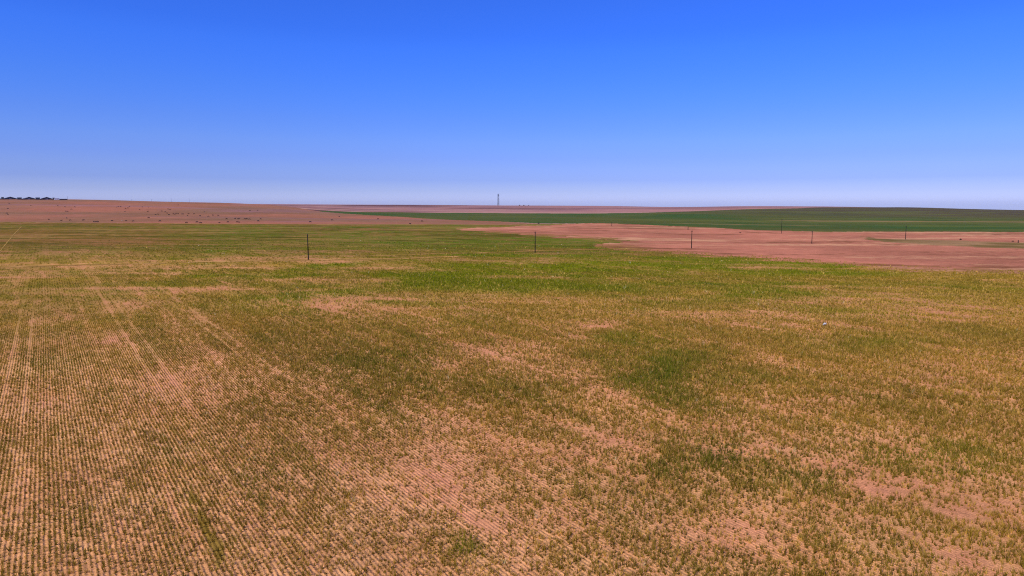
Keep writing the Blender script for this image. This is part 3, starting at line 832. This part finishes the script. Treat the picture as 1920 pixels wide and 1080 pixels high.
# ------------------------------------------------------------------ haze
hb = bmesh.new(); add_box(hb, 0, 0, 20, 30000, 30000, 160)
hm = bpy.data.materials.new('thin_air'); hm.use_nodes = True; hn = hm.node_tree; hn.nodes.remove(hn.nodes['Principled BSDF'])
pv = hn.nodes.new('ShaderNodeVolumePrincipled'); pv.inputs['Color'].default_value = (.72, .80, .95, 1); pv.inputs['Density'].default_value = .000022
hn.links.new(pv.outputs[0], hn.nodes['Material Output'].inputs['Volume'])
haze = obj('haze', hb, hm); haze['kind'] = 'stuff'

# ------------------------------------------------------------------ light
SUN_EL, SUN_AZ = math.radians(46), math.radians(-140)      # azimuth from the view direction, positive to the right
sd = Vector((math.sin(SUN_AZ) * math.cos(SUN_EL), math.cos(SUN_AZ) * math.cos(SUN_EL), math.sin(SUN_EL)))
sun = bpy.data.objects.new('sun', bpy.data.lights.new('sun', 'SUN')); C.objects.link(sun)
sun.rotation_euler = sd.to_track_quat('Z', 'Y').to_euler()
sun.data.energy = 4.2; sun.data.angle = math.radians(.53); sun.data.color = (1, .94, .84)
w = bpy.data.worlds.new('World'); sc.world = w; w.use_nodes = True
nt = w.node_tree; bg = nt.nodes['Background']
sky = nt.nodes.new('ShaderNodeTexSky'); sky.sky_type = 'NISHITA'; sky.sun_disc = False
sky.sun_elevation = SUN_EL; sky.sun_rotation = SUN_AZ
sky.altitude = 300; sky.air_density = 1.0; sky.dust_density = .6; sky.ozone_density = 1.0
# the photograph's strong blue: the sky's own red to blue ratio picks how far each channel is graded
sp_ = nt.nodes.new('ShaderNodeSeparateColor'); nt.links.new(sky.outputs['Color'], sp_.inputs['Color'])
dv = nt.nodes.new('ShaderNodeMath'); dv.operation = 'DIVIDE'; nt.links.new(sp_.outputs[0], dv.inputs[0]); nt.links.new(sp_.outputs[2], dv.inputs[1])
mr = nt.nodes.new('ShaderNodeMapRange'); mr.inputs[1].default_value = .4; mr.inputs[2].default_value = 1.4; nt.links.new(dv.outputs[0], mr.inputs[0])
rp = nt.nodes.new('ShaderNodeValToRGB'); nt.links.new(mr.outputs[0], rp.inputs['Fac'])
SKY = [((1.95,3.0,4.52),(57,114,236)),((2.35,3.57,5.25),(66,127,254)),((2.98,4.37,5.88),(82,140,255)),((3.73,5.2,6.33),(101,151,254)),((4.45,5.86,6.44),(118,161,252)),
       ((5.12,6.35,6.31),(128,164,249)),((5.65,6.62,6.05),(139,170,245)),((6.12,6.7,5.57),(146,172,240)),((6.36,6.46,4.95),(170,187,238)),((6.0,5.75,4.25),(184,194,239))]
while len(rp.color_ramp.elements) < len(SKY): rp.color_ramp.elements.new(.5)
for e, (raw, want) in zip(rp.color_ramp.elements, SKY):
    e.position = (raw[0] / raw[2] - .4); t_ = lin(*want) / (.12 * np.array(raw)) / 2
    e.color = (*np.clip(t_, 0, 1), 1)
gm = nt.nodes.new('ShaderNodeVectorMath'); gm.operation = 'MULTIPLY'; nt.links.new(sky.outputs['Color'], gm.inputs[0]); nt.links.new(rp.outputs['Color'], gm.inputs[1])
g2 = nt.nodes.new('ShaderNodeVectorMath'); g2.operation = 'SCALE'; g2.inputs['Scale'].default_value = 2; nt.links.new(gm.outputs[0], g2.inputs[0])
nt.links.new(g2.outputs[0], bg.inputs['Color'])
bg.inputs['Strength'].default_value = .12

sc.cycles.use_denoising = False
sc.cycles.use_adaptive_sampling = False
sc.cycles.filter_width = 1.1
sc.view_settings.view_transform = 'Standard'; sc.view_settings.look = 'None'
sc.view_settings.exposure = 0; sc.view_settings.gamma = 1
sc.render.resolution_x, sc.render.resolution_y = 1024, 576
